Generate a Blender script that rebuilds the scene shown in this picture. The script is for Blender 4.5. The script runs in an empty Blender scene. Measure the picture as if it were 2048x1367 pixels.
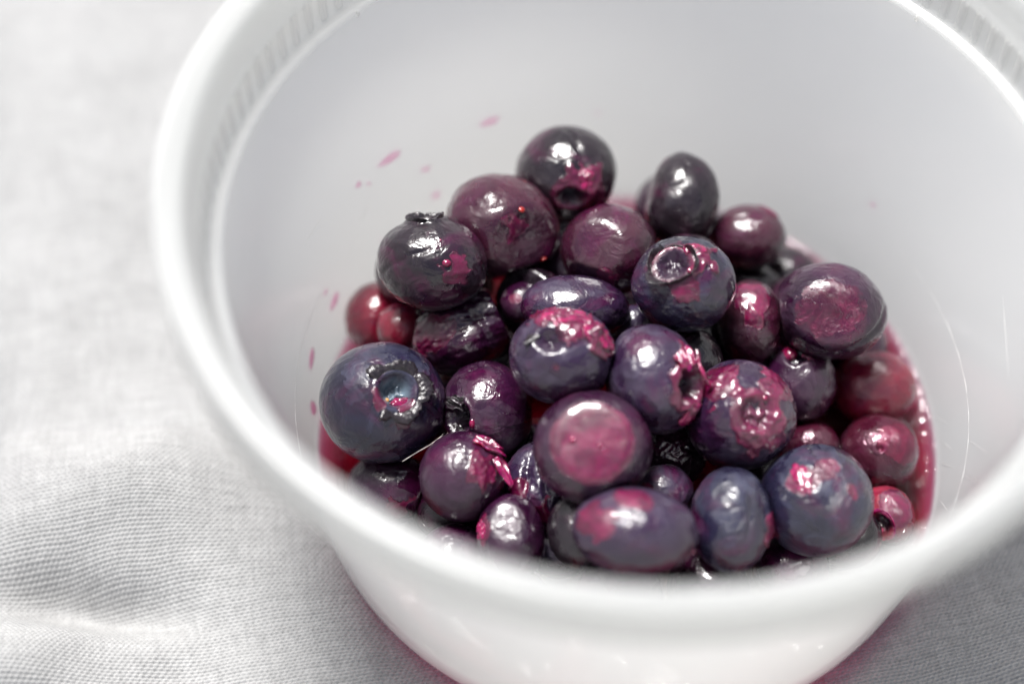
import bpy, math, random
import numpy as np
from mathutils import Vector, Matrix

# ------------------------------------------------------------------ camera, light, exposure
S = 0.01                       # the scene is designed in centimetres and built in metres
scene = bpy.context.scene
col = scene.collection
CAM = np.array([-1.62712073, -15.87108367, 25.19114287])
FW = np.array([0.0, 0.57872705, -0.81552131])
RT = np.array([0.99986641, 0.01332957, 0.0094592])
UP = np.array([-0.01634484, 0.81541237, 0.57864974])
FPX = 4161.66                  # focal length in pixels of the 2048 px wide photograph
cam_d = bpy.data.cameras.new('camera'); cam = bpy.data.objects.new('camera', cam_d); col.objects.link(cam)
M3 = Matrix((RT, UP, -FW)).transposed()
cam.matrix_world = Matrix.Translation(Vector(CAM * S)) @ M3.to_4x4()
cam_d.sensor_width = 36; cam_d.lens = FPX / 2048 * 36
cam_d.clip_start = 0.01; cam_d.clip_end = 100
cam_d.dof.use_dof = True; cam_d.dof.focus_distance = 27.9 * S; cam_d.dof.aperture_fstop = 5.4
scene.camera = cam

SUN_EL, SUN_AZ = math.radians(70), math.radians(-36)      # high, from behind and a little to the left
sd = Vector((math.sin(SUN_AZ) * math.cos(SUN_EL), math.cos(SUN_AZ) * math.cos(SUN_EL), math.sin(SUN_EL)))
sun_d = bpy.data.lights.new('sun', 'SUN'); sun = bpy.data.objects.new('sun', sun_d); col.objects.link(sun)
sun.rotation_euler = sd.to_track_quat('Z', 'Y').to_euler()
sun_d.energy = 4.8; sun_d.angle = math.radians(21); sun_d.color = (1.0, 0.988, 0.968)
sun.location = (0, 0, 1)
world = bpy.data.worlds.new("World"); scene.world = world; world.use_nodes = True
wn = world.node_tree; bg = wn.nodes['Background']
sky = wn.nodes.new('ShaderNodeTexSky'); sky.sky_type = 'NISHITA'; sky.sun_disc = False
sky.sun_elevation = SUN_EL; sky.sun_rotation = SUN_AZ
sky.air_density = 0.7; sky.dust_density = 4.0; sky.ozone_density = 1.0
hs = wn.nodes.new('ShaderNodeHueSaturation'); hs.inputs['Saturation'].default_value = 0.75      # thin white overcast
wn.links.new(sky.outputs[0], hs.inputs['Color']); wn.links.new(hs.outputs[0], bg.inputs[0]); bg.inputs[1].default_value = 0.09
scene.view_settings.view_transform = 'Standard'; scene.view_settings.look = 'None'
scene.view_settings.exposure = 0.88; scene.view_settings.gamma = 1
scene.cycles.use_denoising = True
scene.cycles.max_bounces = 14; scene.cycles.transparent_max_bounces = 24
scene.cycles.transmission_bounces = 10; scene.cycles.diffuse_bounces = 5; scene.cycles.glossy_bounces = 4
scene.cycles.sample_clamp_indirect = 4; scene.cycles.volume_bounces = 0
scene.cycles.caustics_reflective = False; scene.cycles.caustics_refractive = False

# ------------------------------------------------------------------ helpers
def mesh_obj(name, V, F, mat, parent=None, smooth=True, attrs=None, loc=None, closed=True):
    """V in cm (world axes), F (n,3) or (n,4) array or a list of faces; origin at loc (cm)."""
    V = np.asarray(V, float)
    o3 = np.zeros(3) if loc is None else np.asarray(loc, float)
    if closed and isinstance(F, np.ndarray):
        Q = V - V.mean(0); vol = 0
        for k in range(1, F.shape[1] - 1): vol += np.einsum('ij,ij->i', Q[F[:, 0]], np.cross(Q[F[:, k]], Q[F[:, k + 1]])).sum()
        if vol < 0: F = F[:, ::-1]
    me = bpy.data.meshes.new(name)
    if isinstance(F, np.ndarray):
        n, k = F.shape
        me.vertices.add(len(V)); me.vertices.foreach_set('co', ((V - o3) * S).astype(np.float32).ravel())
        me.loops.add(n * k); me.loops.foreach_set('vertex_index', F.astype(np.int32).ravel())
        me.polygons.add(n); me.polygons.foreach_set('loop_start', np.arange(0, n * k, k, dtype=np.int32))
        me.polygons.foreach_set('loop_total', np.full(n, k, dtype=np.int32))
        me.update(calc_edges=True)
    else:
        me.from_pydata([tuple(v) for v in (V - o3) * S], [], F); me.update()
    me.polygons.foreach_set('use_smooth', np.full(len(me.polygons), smooth))
    for k_, a in (attrs or {}).items():
        at = me.attributes.new(k_, 'FLOAT', 'POINT'); at.data.foreach_set('value', np.asarray(a, np.float32))
    me.materials.append(mat)
    o = bpy.data.objects.new(name, me); col.objects.link(o)
    if parent is not None:
        o.parent = parent
        pl = np.array(parent.location) / S
        o.location = Vector((o3 - pl) * S) if loc is not None else Vector(-pl * S)
    else:
        o.location = Vector(o3 * S)
    return o

def empty(name, loc, label, cat, group=None):
    o = bpy.data.objects.new(name, None); col.objects.link(o); o.location = Vector(np.asarray(loc) * S)
    o.empty_display_size = 0.005
    tag(o, label, cat, group); return o

def tag(o, label=None, cat=None, group=None, kind=None):
    if label: o['label'] = label
    if cat: o['category'] = cat
    if group: o['group'] = group
    if kind: o['kind'] = kind

_P = np.random.default_rng(7)
_perm = _P.permutation(512); _perm = np.concatenate([_perm, _perm, _perm])
_g = _P.normal(size=(512, 3)); _g /= np.linalg.norm(_g, axis=1)[:, None]
def pnoise(p):
    """gradient noise, about -1..1"""
    i = np.floor(p).astype(int); f = p - i; i &= 255
    u = f * f * f * (f * (f * 6 - 15) + 10)
    r = 0
    for dx in (0, 1):
        wx = u[:, 0] if dx else 1 - u[:, 0]
        for dy in (0, 1):
            wy = u[:, 1] if dy else 1 - u[:, 1]
            for dz in (0, 1):
                wz = u[:, 2] if dz else 1 - u[:, 2]
                h = _perm[_perm[_perm[i[:, 0] + dx] + i[:, 1] + dy] + i[:, 2] + dz]
                g = _g[h]
                r = r + wx * wy * wz * (g[:, 0] * (f[:, 0] - dx) + g[:, 1] * (f[:, 1] - dy) + g[:, 2] * (f[:, 2] - dz))
    return r * 1.5
def fbm(p, o=3):
    a, s, r = 1.0, 0, 0
    for _ in range(o):
        r = r + a * pnoise(p); s += a; a *= .5; p = p * 2.03 + 11.3
    return r / s
def sstep(a, b, x):
    t = np.clip((x - a) / (b - a), 0, 1); return t * t * (3 - 2 * t)
def unit(v):
    v = np.asarray(v, float); return v / np.linalg.norm(v)

def grid_faces(n, m, wrap=False):
    """quads for an n x m grid of vertices (row-major); wrap joins the last column to the first"""
    c = m if wrap else m - 1
    i = np.arange(n - 1)[:, None]; j = np.arange(c)[None, :]; j2 = (j + 1) % m
    a = i * m + j; b = i * m + j2; d = (i + 1) * m + j; e = (i + 1) * m + j2
    return np.stack([a, b, e, d], -1).reshape(-1, 4)

def ico(level):
    import bmesh
    bm = bmesh.new(); bmesh.ops.create_icosphere(bm, subdivisions=level, radius=1)
    bm.verts.ensure_lookup_table()
    V = np.array([v.co[:] for v in bm.verts]); F = np.array([[v.index for v in f.verts] for f in bm.faces])
    bm.free(); V /= np.linalg.norm(V, axis=1)[:, None]; return V, F
ICO = {}
def get_ico(l):
    if l not in ICO: ICO[l] = ico(l)
    return ICO[l]

# ------------------------------------------------------------------ node helpers
class NT:
    def __init__(s, name):
        s.m = bpy.data.materials.new(name); s.m.use_nodes = True; s.t = s.m.node_tree
        s.t.nodes.clear(); s.out = s.n('ShaderNodeOutputMaterial')
    def n(s, t, **k):
        x = s.t.nodes.new(t)
        for a, b in k.items(): setattr(x, a, b)
        return x
    def l(s, a, b): s.t.links.new(a, b)
    def set(s, sock, v):
        if isinstance(v, bpy.types.NodeSocket): s.l(v, sock)
        else: sock.default_value = v
    def math(s, op, a, b=0.0, c=0.0, clamp=False):
        x = s.n('ShaderNodeMath', operation=op, use_clamp=clamp)
        s.set(x.inputs[0], a); s.set(x.inputs[1], b); s.set(x.inputs[2], c); return x.outputs[0]
    def coord(s, scale=(100, 100, 100)):
        tc = s.n('ShaderNodeTexCoord'); mp = s.n('ShaderNodeMapping'); s.l(tc.outputs['Object'], mp.inputs[0])
        mp.inputs['Scale'].default_value = scale
        oi = s.n('ShaderNodeObjectInfo')
        va = s.n('ShaderNodeVectorMath', operation='ADD'); s.l(mp.outputs[0], va.inputs[0])
        sc = s.n('ShaderNodeVectorMath', operation='SCALE'); s.l(oi.outputs['Location'], sc.inputs[0]); sc.inputs['Scale'].default_value = 317.0
        s.l(sc.outputs[0], va.inputs[1]); return va.outputs[0]
    def noise(s, vec, scale, detail=3, rough=.5, dist=0.0):
        x = s.n('ShaderNodeTexNoise'); s.l(vec, x.inputs['Vector']); x.inputs['Scale'].default_value = scale
        x.inputs['Detail'].default_value = detail; x.inputs['Roughness'].default_value = rough
        x.inputs['Distortion'].default_value = dist; return x.outputs['Fac']
    def ramp(s, v, a, b, lo=0.0, hi=1.0, smooth=True):
        x = s.n('ShaderNodeMapRange', interpolation_type='SMOOTHSTEP' if smooth else 'LINEAR')
        s.set(x.inputs[0], v); x.inputs[1].default_value = a; x.inputs[2].default_value = b
        x.inputs[3].default_value = lo; x.inputs[4].default_value = hi; return x.outputs[0]
    def mix(s, f, a, b):
        x = s.n('ShaderNodeMix', data_type='RGBA'); s.set(x.inputs[0], f)
        for sock, v in ((x.inputs[6], a), (x.inputs[7], b)):
            if isinstance(v, tuple): v = (*v, 1)[:4]
            s.set(sock, v)
        return x.outputs[2]
    def attr(s, name):
        x = s.n('ShaderNodeAttribute', attribute_name=name); return x.outputs['Fac']
    def bump(s, h, dist, strength=1.0, normal=None):
        x = s.n('ShaderNodeBump'); s.l(h, x.inputs['Height']); x.inputs['Distance'].default_value = dist
        x.inputs['Strength'].default_value = strength
        if normal is not None: s.l(normal, x.inputs['Normal'])
        return x.outputs[0]

FLESH = (0.14, 0.0015, 0.040); FLESH_D = (0.055, 0.001, 0.018)
def skin_mat(name, a, b, bloom, bloom_amt=.5, fl=FLESH, fld=FLESH_D, wet=.75, mottle=.25, pit=(0.02, 0.008, 0.02), sss=0.0):
    t = NT(name); v = t.coord()
    n1 = t.noise(v, 1.1, 4, .6, .6); n2 = t.noise(v, 3.2, 5, .65, .9); n3 = t.noise(v, 14, 4, .6)
    n4 = t.noise(v, .9, 5, .55, 1.4)
    c = t.mix(t.ramp(n1, .35, .65), a, b)
    film = t.ramp(n4, .50, .535)                                   # sharp-edged waxy film, the rest is wet skin
    film2 = t.math('MULTIPLY', film, t.ramp(n2, .25, .8))
    c = t.mix(t.math('MULTIPLY', film2, bloom_amt), c, bloom)
    sp = t.ramp(n3, .62, .74); c = t.mix(t.math('MULTIPLY', sp, mottle), c, (.055, .02, .025))
    fa = t.attr('flesh')
    stain = t.ramp(t.noise(v, 1.3, 5, .62, 1.0), .48, .72)
    c = t.mix(t.math('MULTIPLY', stain, .62), c, (.060, .002, .030))
    fm = t.ramp(t.math('ADD', fa, t.math('ADD', t.math('MULTIPLY', t.math('SUBTRACT', n2, .5), 1.0), t.math('MULTIPLY', t.math('SUBTRACT', n3, .5), .5))), .30, .68)
    fcol = t.mix(t.ramp(t.noise(v, 2.6, 4, .6, .8), .40, .72), fld, fl)
    fcol = t.mix(t.math('MULTIPLY', t.ramp(t.noise(v, 5.5, 3, .5, .5), .5, .72), .35), fcol, (.15, .018, .06))
    halo = t.ramp(t.math('ADD', fa, t.math('MULTIPLY', t.math('SUBTRACT', n1, .5), 1.2)), .08, .5)
    c = t.mix(t.math('MULTIPLY', halo, .6), c, fld)
    c = t.mix(fm, c, fcol)
    c = t.mix(t.attr('pit'), c, pit)
    bs = t.n('ShaderNodeBsdfPrincipled'); t.l(c, bs.inputs['Base Color'])
    rough = t.math('ADD', t.math('MULTIPLY', film, .12), .24)
    rough = t.math('ADD', rough, t.math('MULTIPLY', fm, .12))
    t.l(rough, bs.inputs['Roughness']); bs.inputs['IOR'].default_value = 1.42
    # fine relief: wrinkles and pores
    wv = t.noise(v, 3.2, 3, .5, 1.2); h = t.math('ADD', t.math('MULTIPLY', wv, .8), t.math('MULTIPLY', n3, .10))
    lump = t.noise(v, 7, 2, .5, .5)
    h = t.math('ADD', h, t.math('MULTIPLY', t.math('MULTIPLY', lump, fm), .3))
    h = t.math('MULTIPLY', h, t.math('SUBTRACT', 1, t.math('MULTIPLY', fm, .65)))
    b1 = t.bump(h, 0.00045, 1.0); t.l(b1, bs.inputs['Normal'])
    cw = t.math('ADD', t.math('MULTIPLY', t.math('SUBTRACT', 1, film), wet - .5), .5)
    cw = t.math('MAXIMUM', cw, fm); t.l(cw, bs.inputs['Coat Weight']); bs.inputs['Coat Roughness'].default_value = .05
    bs.inputs['Coat IOR'].default_value = 1.5
    ch = t.math('ADD', t.math('MULTIPLY', t.noise(v, 2.4, 3, .5, .8), 1.0), t.math('MULTIPLY', t.noise(v, 14, 2), .07))
    chf = t.math('MULTIPLY', t.noise(v, 2.5, 1.2, .5, .3), 1.35)
    ch = t.math('ADD', t.math('MULTIPLY', ch, t.math('SUBTRACT', 1, fm)), t.math('MULTIPLY', chf, fm))
    b2 = t.bump(ch, 0.00062, 1.0); t.l(b2, bs.inputs['Coat Normal'])
    w = t.math('MULTIPLY', fm, .35); w = t.math('ADD', w, sss)
    t.l(w, bs.inputs['Subsurface Weight']); bs.inputs['Subsurface Radius'].default_value = (1, .15, .25)
    bs.inputs['Subsurface Scale'].default_value = 0.0015
    t.l(bs.outputs[0], t.out.inputs[0]); return t.m

MS = {
 'blue':     skin_mat('skin_blue', (.007, .006, .016), (.013, .012, .030), (.042, .044, .072), .8, wet=.8),
 'violet':   skin_mat('skin_violet', (.015, .004, .018), (.021, .012, .032), (.058, .048, .076), .75, wet=.8),
 'purple':   skin_mat('skin_purple', (.013, .002, .011), (.024, .004, .020), (.046, .027, .045), .6, wet=.9),
 'charcoal': skin_mat('skin_charcoal', (.007, .004, .007), (.013, .007, .012), (.030, .024, .029), .6, wet=.8),
 'plum':     skin_mat('skin_plum', (.026, .004, .013), (.042, .008, .019), (.066, .038, .046), .5, wet=.85, sss=.1),
 'red':      skin_mat('skin_red', (.20, .008, .028), (.10, .004, .018), (.16, .04, .05), .35, wet=1.0, sss=.25),
 'pale_pit': skin_mat('skin_blue_pale_pit', (.007, .006, .016), (.013, .012, .030), (.042, .044, .072), .75, wet=.75, pit=(.10, .135, .17)),
}
def simple_mat(name, c1, c2, rough=.25, coat=.8, scale=6, bumpd=.0002, sss=0, ior=1.42):
    t = NT(name); v = t.coord(); n = t.noise(v, scale, 4, .6, .8)
    bs = t.n('ShaderNodeBsdfPrincipled'); t.l(t.mix(t.ramp(n, .35, .65), c1, c2), bs.inputs['Base Color'])
    bs.inputs['Roughness'].default_value = rough; bs.inputs['Coat Weight'].default_value = coat
    bs.inputs['Coat Roughness'].default_value = .06; bs.inputs['IOR'].default_value = ior
    t.l(t.bump(t.noise(v, scale * 1.4, 3), bumpd), bs.inputs['Normal'])
    t.l(t.bump(t.noise(v, scale * 1.4, 3), bumpd * .8), bs.inputs['Coat Normal'])
    bs.inputs['Subsurface Weight'].default_value = sss; bs.inputs['Subsurface Radius'].default_value = (1, .15, .25)
    bs.inputs['Subsurface Scale'].default_value = .0015
    t.l(bs.outputs[0], t.out.inputs[0]); return t.m
M_CALYX = simple_mat('calyx_skin', (.006, .004, .006), (.016, .010, .014), .35, .6, 9, .0003)
M_PULP = simple_mat('berry_pulp', (.07, .001, .022), (.24, .004, .065), .25, 1.0, 5, .0003, sss=.4)
M_SEED = simple_mat('berry_seed', (.26, .012, .006), (.20, .010, .008), .3, .8, 8, .0001)
M_SEED2 = simple_mat('ochre_speck', (.45, .22, .06), (.30, .14, .04), .5, .3, 8, .0001)
M_DROP = simple_mat('juice_bead', (.12, .003, .03), (.20, .006, .05), .08, 1.0, 3, .00005, sss=.3)
M_FIBRE = simple_mat('pale_fibre', (.35, .32, .30), (.45, .42, .40), .5, .2, 8, .00005)

# milky polypropylene
def plastic(name, clear, tint=(.955, .962, .968), rough=.10, spec=1.0, dif=.36):
    t = NT(name); v = t.coord()
    tr = t.n('ShaderNodeBsdfTransparent'); tr.inputs[0].default_value = (.97, .97, .96, 1)
    tl = t.n('ShaderNodeBsdfTranslucent'); tl.inputs[0].default_value = (tint[0], tint[1] * .985, tint[2] * .95, 1)
    df = t.n('ShaderNodeBsdfDiffuse'); df.inputs[0].default_value = (*tint, 1)
    m1 = t.n('ShaderNodeMixShader'); m1.inputs[0].default_value = dif; t.l(tl.outputs[0], m1.inputs[1]); t.l(df.outputs[0], m1.inputs[2])
    m2 = t.n('ShaderNodeMixShader'); m2.inputs[0].default_value = 1 - clear; t.l(tr.outputs[0], m2.inputs[1]); t.l(m1.outputs[0], m2.inputs[2])
    gl = t.n('ShaderNodeBsdfGlossy'); gl.inputs['Roughness'].default_value = rough
    b = t.bump(t.noise(v, .8, 2, .5), .00006, .4); t.l(b, gl.inputs['Normal'])
    fr = t.n('ShaderNodeFresnel'); fr.inputs[0].default_value = 1.45
    m3 = t.n('ShaderNodeMixShader'); gm = t.n('ShaderNodeNewGeometry')
    t.set(m3.inputs[0], t.math('MULTIPLY', t.math('MULTIPLY', fr.outputs[0], spec), t.math('SUBTRACT', 1, gm.outputs['Backfacing'])))
    t.l(m2.outputs[0], m3.inputs[1]); t.l(gl.outputs[0], m3.inputs[2]); t.l(m3.outputs[0], t.out.inputs[0]); return t.m
M_WALL = plastic('milky_plastic', .31, rough=.24, dif=.32)
M_RIB = plastic('milky_plastic_rib', .68, (.95, .955, .95), rough=.2, dif=.4)
M_RIM = plastic('milky_plastic_rim', .50, (.78, .792, .795), rough=.2)
M_SCR = plastic('scratched_plastic', .0, (.85, .85, .85), .3)

# juice: clear tinted liquid
def juice_mat(name, color, density):
    t = NT(name); v = t.coord()
    tr = t.n('ShaderNodeBsdfTransparent'); gl = t.n('ShaderNodeBsdfGlossy'); gl.inputs['Roughness'].default_value = .03
    t.l(t.bump(t.noise(v, 2.2, 2), .0009), gl.inputs['Normal'])
    fr = t.n('ShaderNodeFresnel'); fr.inputs[0].default_value = 1.36
    m = t.n('ShaderNodeMixShader'); gm = t.n('ShaderNodeNewGeometry'); t.l(t.math('MULTIPLY', fr.outputs[0], t.math('SUBTRACT', 1, gm.outputs['Backfacing'])), m.inputs[0]); t.l(tr.outputs[0], m.inputs[1]); t.l(gl.outputs[0], m.inputs[2])
    va = t.n('ShaderNodeVolumeAbsorption'); va.inputs['Color'].default_value = (*color, 1); va.inputs['Density'].default_value = density
    t.l(m.outputs[0], t.out.inputs[0]); t.l(va.outputs[0], t.out.inputs[1]); return t.m
M_JUICE = juice_mat('berry_juice', (.74, .008, .30), 640)
M_SPLASH = juice_mat('thin_juice', (.96, .35, .66), 1200)

# linen
def linen():
    t = NT('grey_linen'); v = t.coord()
    u_, v_ = t.attr('cu'), t.attr('cv')
    cb = t.n('ShaderNodeCombineXYZ'); t.l(t.math('MULTIPLY', u_, .06), cb.inputs[0]); t.l(t.math('FLOOR', v_), cb.inputs[1])
    nv = t.noise(cb.outputs[0], 1.7, 2)
    cb2 = t.n('ShaderNodeCombineXYZ'); t.l(t.math('FLOOR', u_), cb2.inputs[0]); t.l(t.math('MULTIPLY', v_, .06), cb2.inputs[1])
    nu = t.noise(cb2.outputs[0], 1.7, 2)
    k = t.math('MULTIPLY', t.math('ADD', nv, nu), .5)
    fz = t.noise(v, 60, 2)
    c = t.mix(t.ramp(k, .35, .65, smooth=False), (.188, .188, .187), (.268, .268, .266))
    c = t.mix(t.math('MULTIPLY', fz, .3), c, (.36, .36, .355))
    bs = t.n('ShaderNodeBsdfPrincipled'); t.l(c, bs.inputs['Base Color']); bs.inputs['Roughness'].default_value = .85
    bs.inputs['Sheen Weight'].default_value = .15
    # thread relief where the mesh itself does not carry it
    PI = math.pi
    hv = t.math('ABSOLUTE', t.math('SINE', t.math('MULTIPLY', v_, PI))); hu = t.math('ABSOLUTE', t.math('SINE', t.math('MULTIPLY', u_, PI)))
    ck = t.math('MULTIPLY', t.math('SINE', t.math('MULTIPLY', v_, PI)), t.math('SINE', t.math('MULTIPLY', u_, PI)))
    h = t.math('ADD', t.math('ADD', t.math('MULTIPLY', hv, .5), t.math('MULTIPLY', hu, .25)), t.math('MULTIPLY', ck, .25))
    h = t.math('MULTIPLY', h, t.math('SUBTRACT', 1, t.attr('fine')))
    h = t.math('ADD', h, t.math('MULTIPLY', t.noise(v, 45, 3), .25))
    t.l(t.bump(h, .00022, .9), bs.inputs['Normal'])
    t.l(bs.outputs[0], t.out.inputs[0]); return t.m
M_LINEN = linen()

# ------------------------------------------------------------------ the cloth
def spaced(knots):
    out = []
    for a, b, s in knots:
        out.append(np.linspace(a, b, max(2, int(round((b - a) / s)) + 1))[:-1])
    out.append([knots[-1][1]]); return np.concatenate(out)
PU, PV = .039, .051
def cloth():
    xs = spaced([(-60, -20, 2), (-20, -9, .18), (-9, -1.6, .0115), (-1.6, 2.6, .05), (2.6, 6.0, .0125), (6.0, 20, .18), (20, 60, 2)])
    ys = spaced([(-60, -12, 2), (-12, -5.2, .12), (-5.2, .2, .0125), (.2, 3, .04), (3, 20, .15), (20, 90, 2)])
    X, Y = np.meshgrid(xs, ys); x, y = X.ravel(), Y.ravel()
    p2 = np.stack([x, y, 0 * x], 1)
    dx = np.gradient(xs); dy = np.gradient(ys)
    fine = (sstep(.02, .014, dx)[None, :] * sstep(.02, .014, dy)[:, None]).ravel()
    def g(cx, cy, sx, sy, h, rot=0):
        c, s = math.cos(rot), math.sin(rot); a = (x - cx) * c + (y - cy) * s; b = -(x - cx) * s + (y - cy) * c
        return h * np.exp(-(a / sx) ** 2 - (b / sy) ** 2)
    z = .42 * fbm(p2 / 3.6 + 3.1, 3) + .11 * fbm(p2 / 1.5 + 9.7, 2)
    z += g(-8.2, -3.6, .95, .75, .70, .3) + g(-6.9, -.75, 2.4, .95, .80, .12)
    z += g(-7.5, -2.45, 1.5, .40, -.66, -.10) + g(-9.7, .2, .6, 1.6, -.9)
    z += g(-6.5, 4.5, 2.0, 1.6, .25, .6) + g(-9, 7, 1.2, 2.0, .3, .3) + g(-10.9, 6, .9, 4, -.8)
    r = np.hypot(x, y); k = sstep(4.5, 7.0, r)
    z = z * k + .0 * (1 - k)
    z -= .05 * sstep(4.9, 4.1, r)
    # thread coordinates, gently wandering over the cloth
    rot = math.radians(9); w = fbm(p2 / 5.0 + 20, 2)
    cu = ((x * math.cos(rot) + y * math.sin(rot)) + .35 * w + .10 * pnoise(p2 / 1.8 + 5)) / PU
    cv = ((-x * math.sin(rot) + y * math.cos(rot)) + .35 * fbm(p2 / 5.5 + 40, 2) - .06 * (x + 4) ** 2 * .12 + .05 * pnoise(p2 * 1.1 + 3)) / PV
    fl = lambda q: np.floor(q)
    th = .8 + .4 * pnoise(np.stack([cu * .05, fl(cv) * 3.7, 0 * cu], 1)) + .25 * pnoise(np.stack([cu * .3, fl(cv) * 5.1, 0 * cu + 3], 1))
    tu = .8 + .4 * pnoise(np.stack([fl(cu) * 3.7, cv * .05, 0 * cu + 7], 1))
    par = np.cos(math.pi * (cu + fl(cv)))
    def prof(q, wd): f = np.abs(q - fl(q) - .5) * 2; return np.sqrt(np.clip(1 - (f / wd) ** 2, 0, 1))
    weft = prof(cv, .98) * (.80 + .42 * th) + .30 * par * (.8 + .6 * pnoise(np.stack([cu * .9, cv * .9, 0 * cu], 1)))
    warp = prof(cu, .92) * (.50 + .35 * tu) - .34 * par - .15
    h = np.maximum(np.maximum(weft, warp), -.35)
    h = h + .10 * pnoise(np.stack([x * 14, y * 14, 0 * x], 1))
    z = z + .034 * h * fine
    return mesh_obj('linen_cloth', np.stack([x, y, z], 1), grid_faces(len(ys), len(xs)), M_LINEN, closed=False,
                    attrs={'cu': cu, 'cv': cv, 'fine': fine})
c = cloth(); tag(c, 'light grey woven linen cloth lying in soft folds under the tub', 'cloth', kind='thing')
def table():
    V = [(x, y, z) for z in (-3.6, -1.2) for y in (-62, 92) for x in (-62, 62)]
    F = [[0, 2, 3, 1], [4, 5, 7, 6], [0, 1, 5, 4], [2, 6, 7, 3], [0, 4, 6, 2], [1, 3, 7, 5]]
    m = simple_mat('pale_table', (.45, .44, .42), (.5, .49, .47), .5, .1, 2, .0002)
    o = mesh_obj('table_top', V, F, m, smooth=False); o['kind'] = 'structure'
table()

# ------------------------------------------------------------------ the tub
def rwall(z): return 4.22 + (5.17 - 4.22) * z / 5.25
def lathe(prof, n=288, phase=0, ends=True):
    a = np.linspace(0, 2 * np.pi, n, endpoint=False) + phase
    P = np.array(prof); 
    V = np.stack([P[:, :1] * np.cos(a), P[:, :1] * np.sin(a), np.repeat(P[:, 1:], n, 1)], -1).reshape(-1, 3)
    F = grid_faces(len(P) + 1, n, True) % (len(P) * n)      # closed profile
    if not ends: F = grid_faces(len(P), n, True)              # open where the next part takes over
    return V, F
tub = empty('plastic_tub', (0, 0, 0), 'round milky translucent plastic deli tub holding the blueberries on the linen', 'tub')
zin = np.linspace(.42, 5.20, 12)
wall_prof = [(5.168, 5.236)] + [(rwall(z), z) for z in zin[::-1]] + [(4.17, .27), (4.08, .17), (4.02, .12), (4.05, .02), (4.15, .0), (4.24, .07), (4.30, .2)] + \
            [(rwall(z) + .085, z) for z in zin[:-1]] + [(5.25, 5.19)]
V, F = lathe(wall_prof, ends=False); mesh_obj('wall', V, F, M_WALL, tub)
base = [(4.0, .04), (4.01, .10), (3.9, .115), (2, .115), (.02, .115), (.02, .03), (2, .03), (3.9, .03)]
V, F = lathe(base, 128); mesh_obj('base', V, F, M_WALL, tub)
rim_prof = [(5.169, 5.238), (5.185, 5.268), (5.215, 5.288), (5.26, 5.292), (5.31, 5.30), (5.335, 5.33), (5.345, 5.38), (5.368, 5.78), (5.372, 5.84), (5.405, 5.885), (5.43, 5.98), (5.47, 6.16), (5.51, 6.30), (5.555, 6.375),
            (5.61, 6.415), (5.68, 6.43), (5.73, 6.46), (5.80, 6.475), (5.86, 6.44), (5.885, 6.36), (5.885, 5.74), (5.86, 5.70), (5.80, 5.70),
            (5.785, 5.76), (5.785, 6.26), (5.73, 6.33), (5.62, 6.32), (5.575, 6.26), (5.50, 5.95), (5.45, 5.78), (5.43, 5.4), (5.42, 5.28), (5.38, 5.20), (5.30, 5.18), (5.252, 5.192)]
V, F = lathe(rim_prof, ends=False); mesh_obj('rim', V, F, M_RIM, tub)
# moulded ribs in the recess above the ledge
def rib_mesh():
    zs = np.linspace(5.30, 5.84, 7); w = .075; V = []
    for i, z in enumerate(zs):
        d = .032 * (1 - .15 * i / 6); rb_ = 5.345 + (z - 5.3) * .055
        ww = w * 1.25 
        for s, q in ((-1, 0), (-.55, .8), (0, 1), (.55, .8), (1, 0)):
            V.append((rb_ + .012 - d * q, s * ww, z))
    F = grid_faces(7, 5)
    F = np.concatenate([F, [[30, 31, 33, 34], [31, 32, 33, 33]]])[:-1]
    V.append((5.39, 0, 5.86))
    return np.array(V), F[:, ::-1]
RV, RF = rib_mesh(); rib0 = mesh_obj('rib', RV, RF, M_RIB, tub, closed=False)
NR = 120
for k in range(1, NR):
    o = rib0.copy(); o.parent = tub; o.rotation_euler = (0, 0, 2 * math.pi * k / NR); col.objects.link(o)
# two small moulding nubs on the ledge
def pix_ray(x, y): return FW + ((x - 1024) / FPX) * RT - ((y - 683.5) / FPX) * UP
def hit_z(x, y, z):
    d = pix_ray(x, y); return CAM + d * ((z - CAM[2]) / d[2])
def hit_wall(x, y, off=0.0):
    d = pix_ray(x, y); ts = np.linspace(20, 45, 20001); P = CAM + d * ts[:, None]
    g = np.hypot(P[:, 0], P[:, 1]) - (rwall(P[:, 2]) - off); sgn = np.where((g[1:] > 0) & (g[:-1] <= 0))[0]
    return P[sgn[-1]]
for x, y in ((720, 28), (1824, 42)):
    p = hit_z(x, y, 5.27); V, F = get_ico(2)
    a = math.atan2(p[1], p[0]); R = np.array([[math.cos(a), -math.sin(a), 0], [math.sin(a), math.cos(a), 0], [0, 0, 1]])
    q = np.array([5.165 * math.cos(a), 5.165 * math.sin(a), 5.24])
    mesh_obj('nub', (V * np.array([.03, .025, .06])) @ R.T + q, F, M_RIB, tub, loc=q)

def tube(P, R, n=6):
    P = np.asarray(P, float); T = np.gradient(P, axis=0); T /= np.linalg.norm(T, axis=1)[:, None]
    ref = np.array([0, 0, 1.]) if abs(T[:, 2]).max() < .95 else np.array([1., 0, 0])
    A = np.cross(T, ref); A /= np.linalg.norm(A, axis=1)[:, None]; B = np.cross(T, A)
    a = np.linspace(0, 2 * np.pi, n, endpoint=False)
    R = np.broadcast_to(np.asarray(R, float), len(P))
    V = P[:, None] + R[:, None, None] * (np.cos(a)[None, :, None] * A[:, None] + np.sin(a)[None, :, None] * B[:, None])
    return V.reshape(-1, 3), grid_faces(len(P), n, True)
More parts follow.
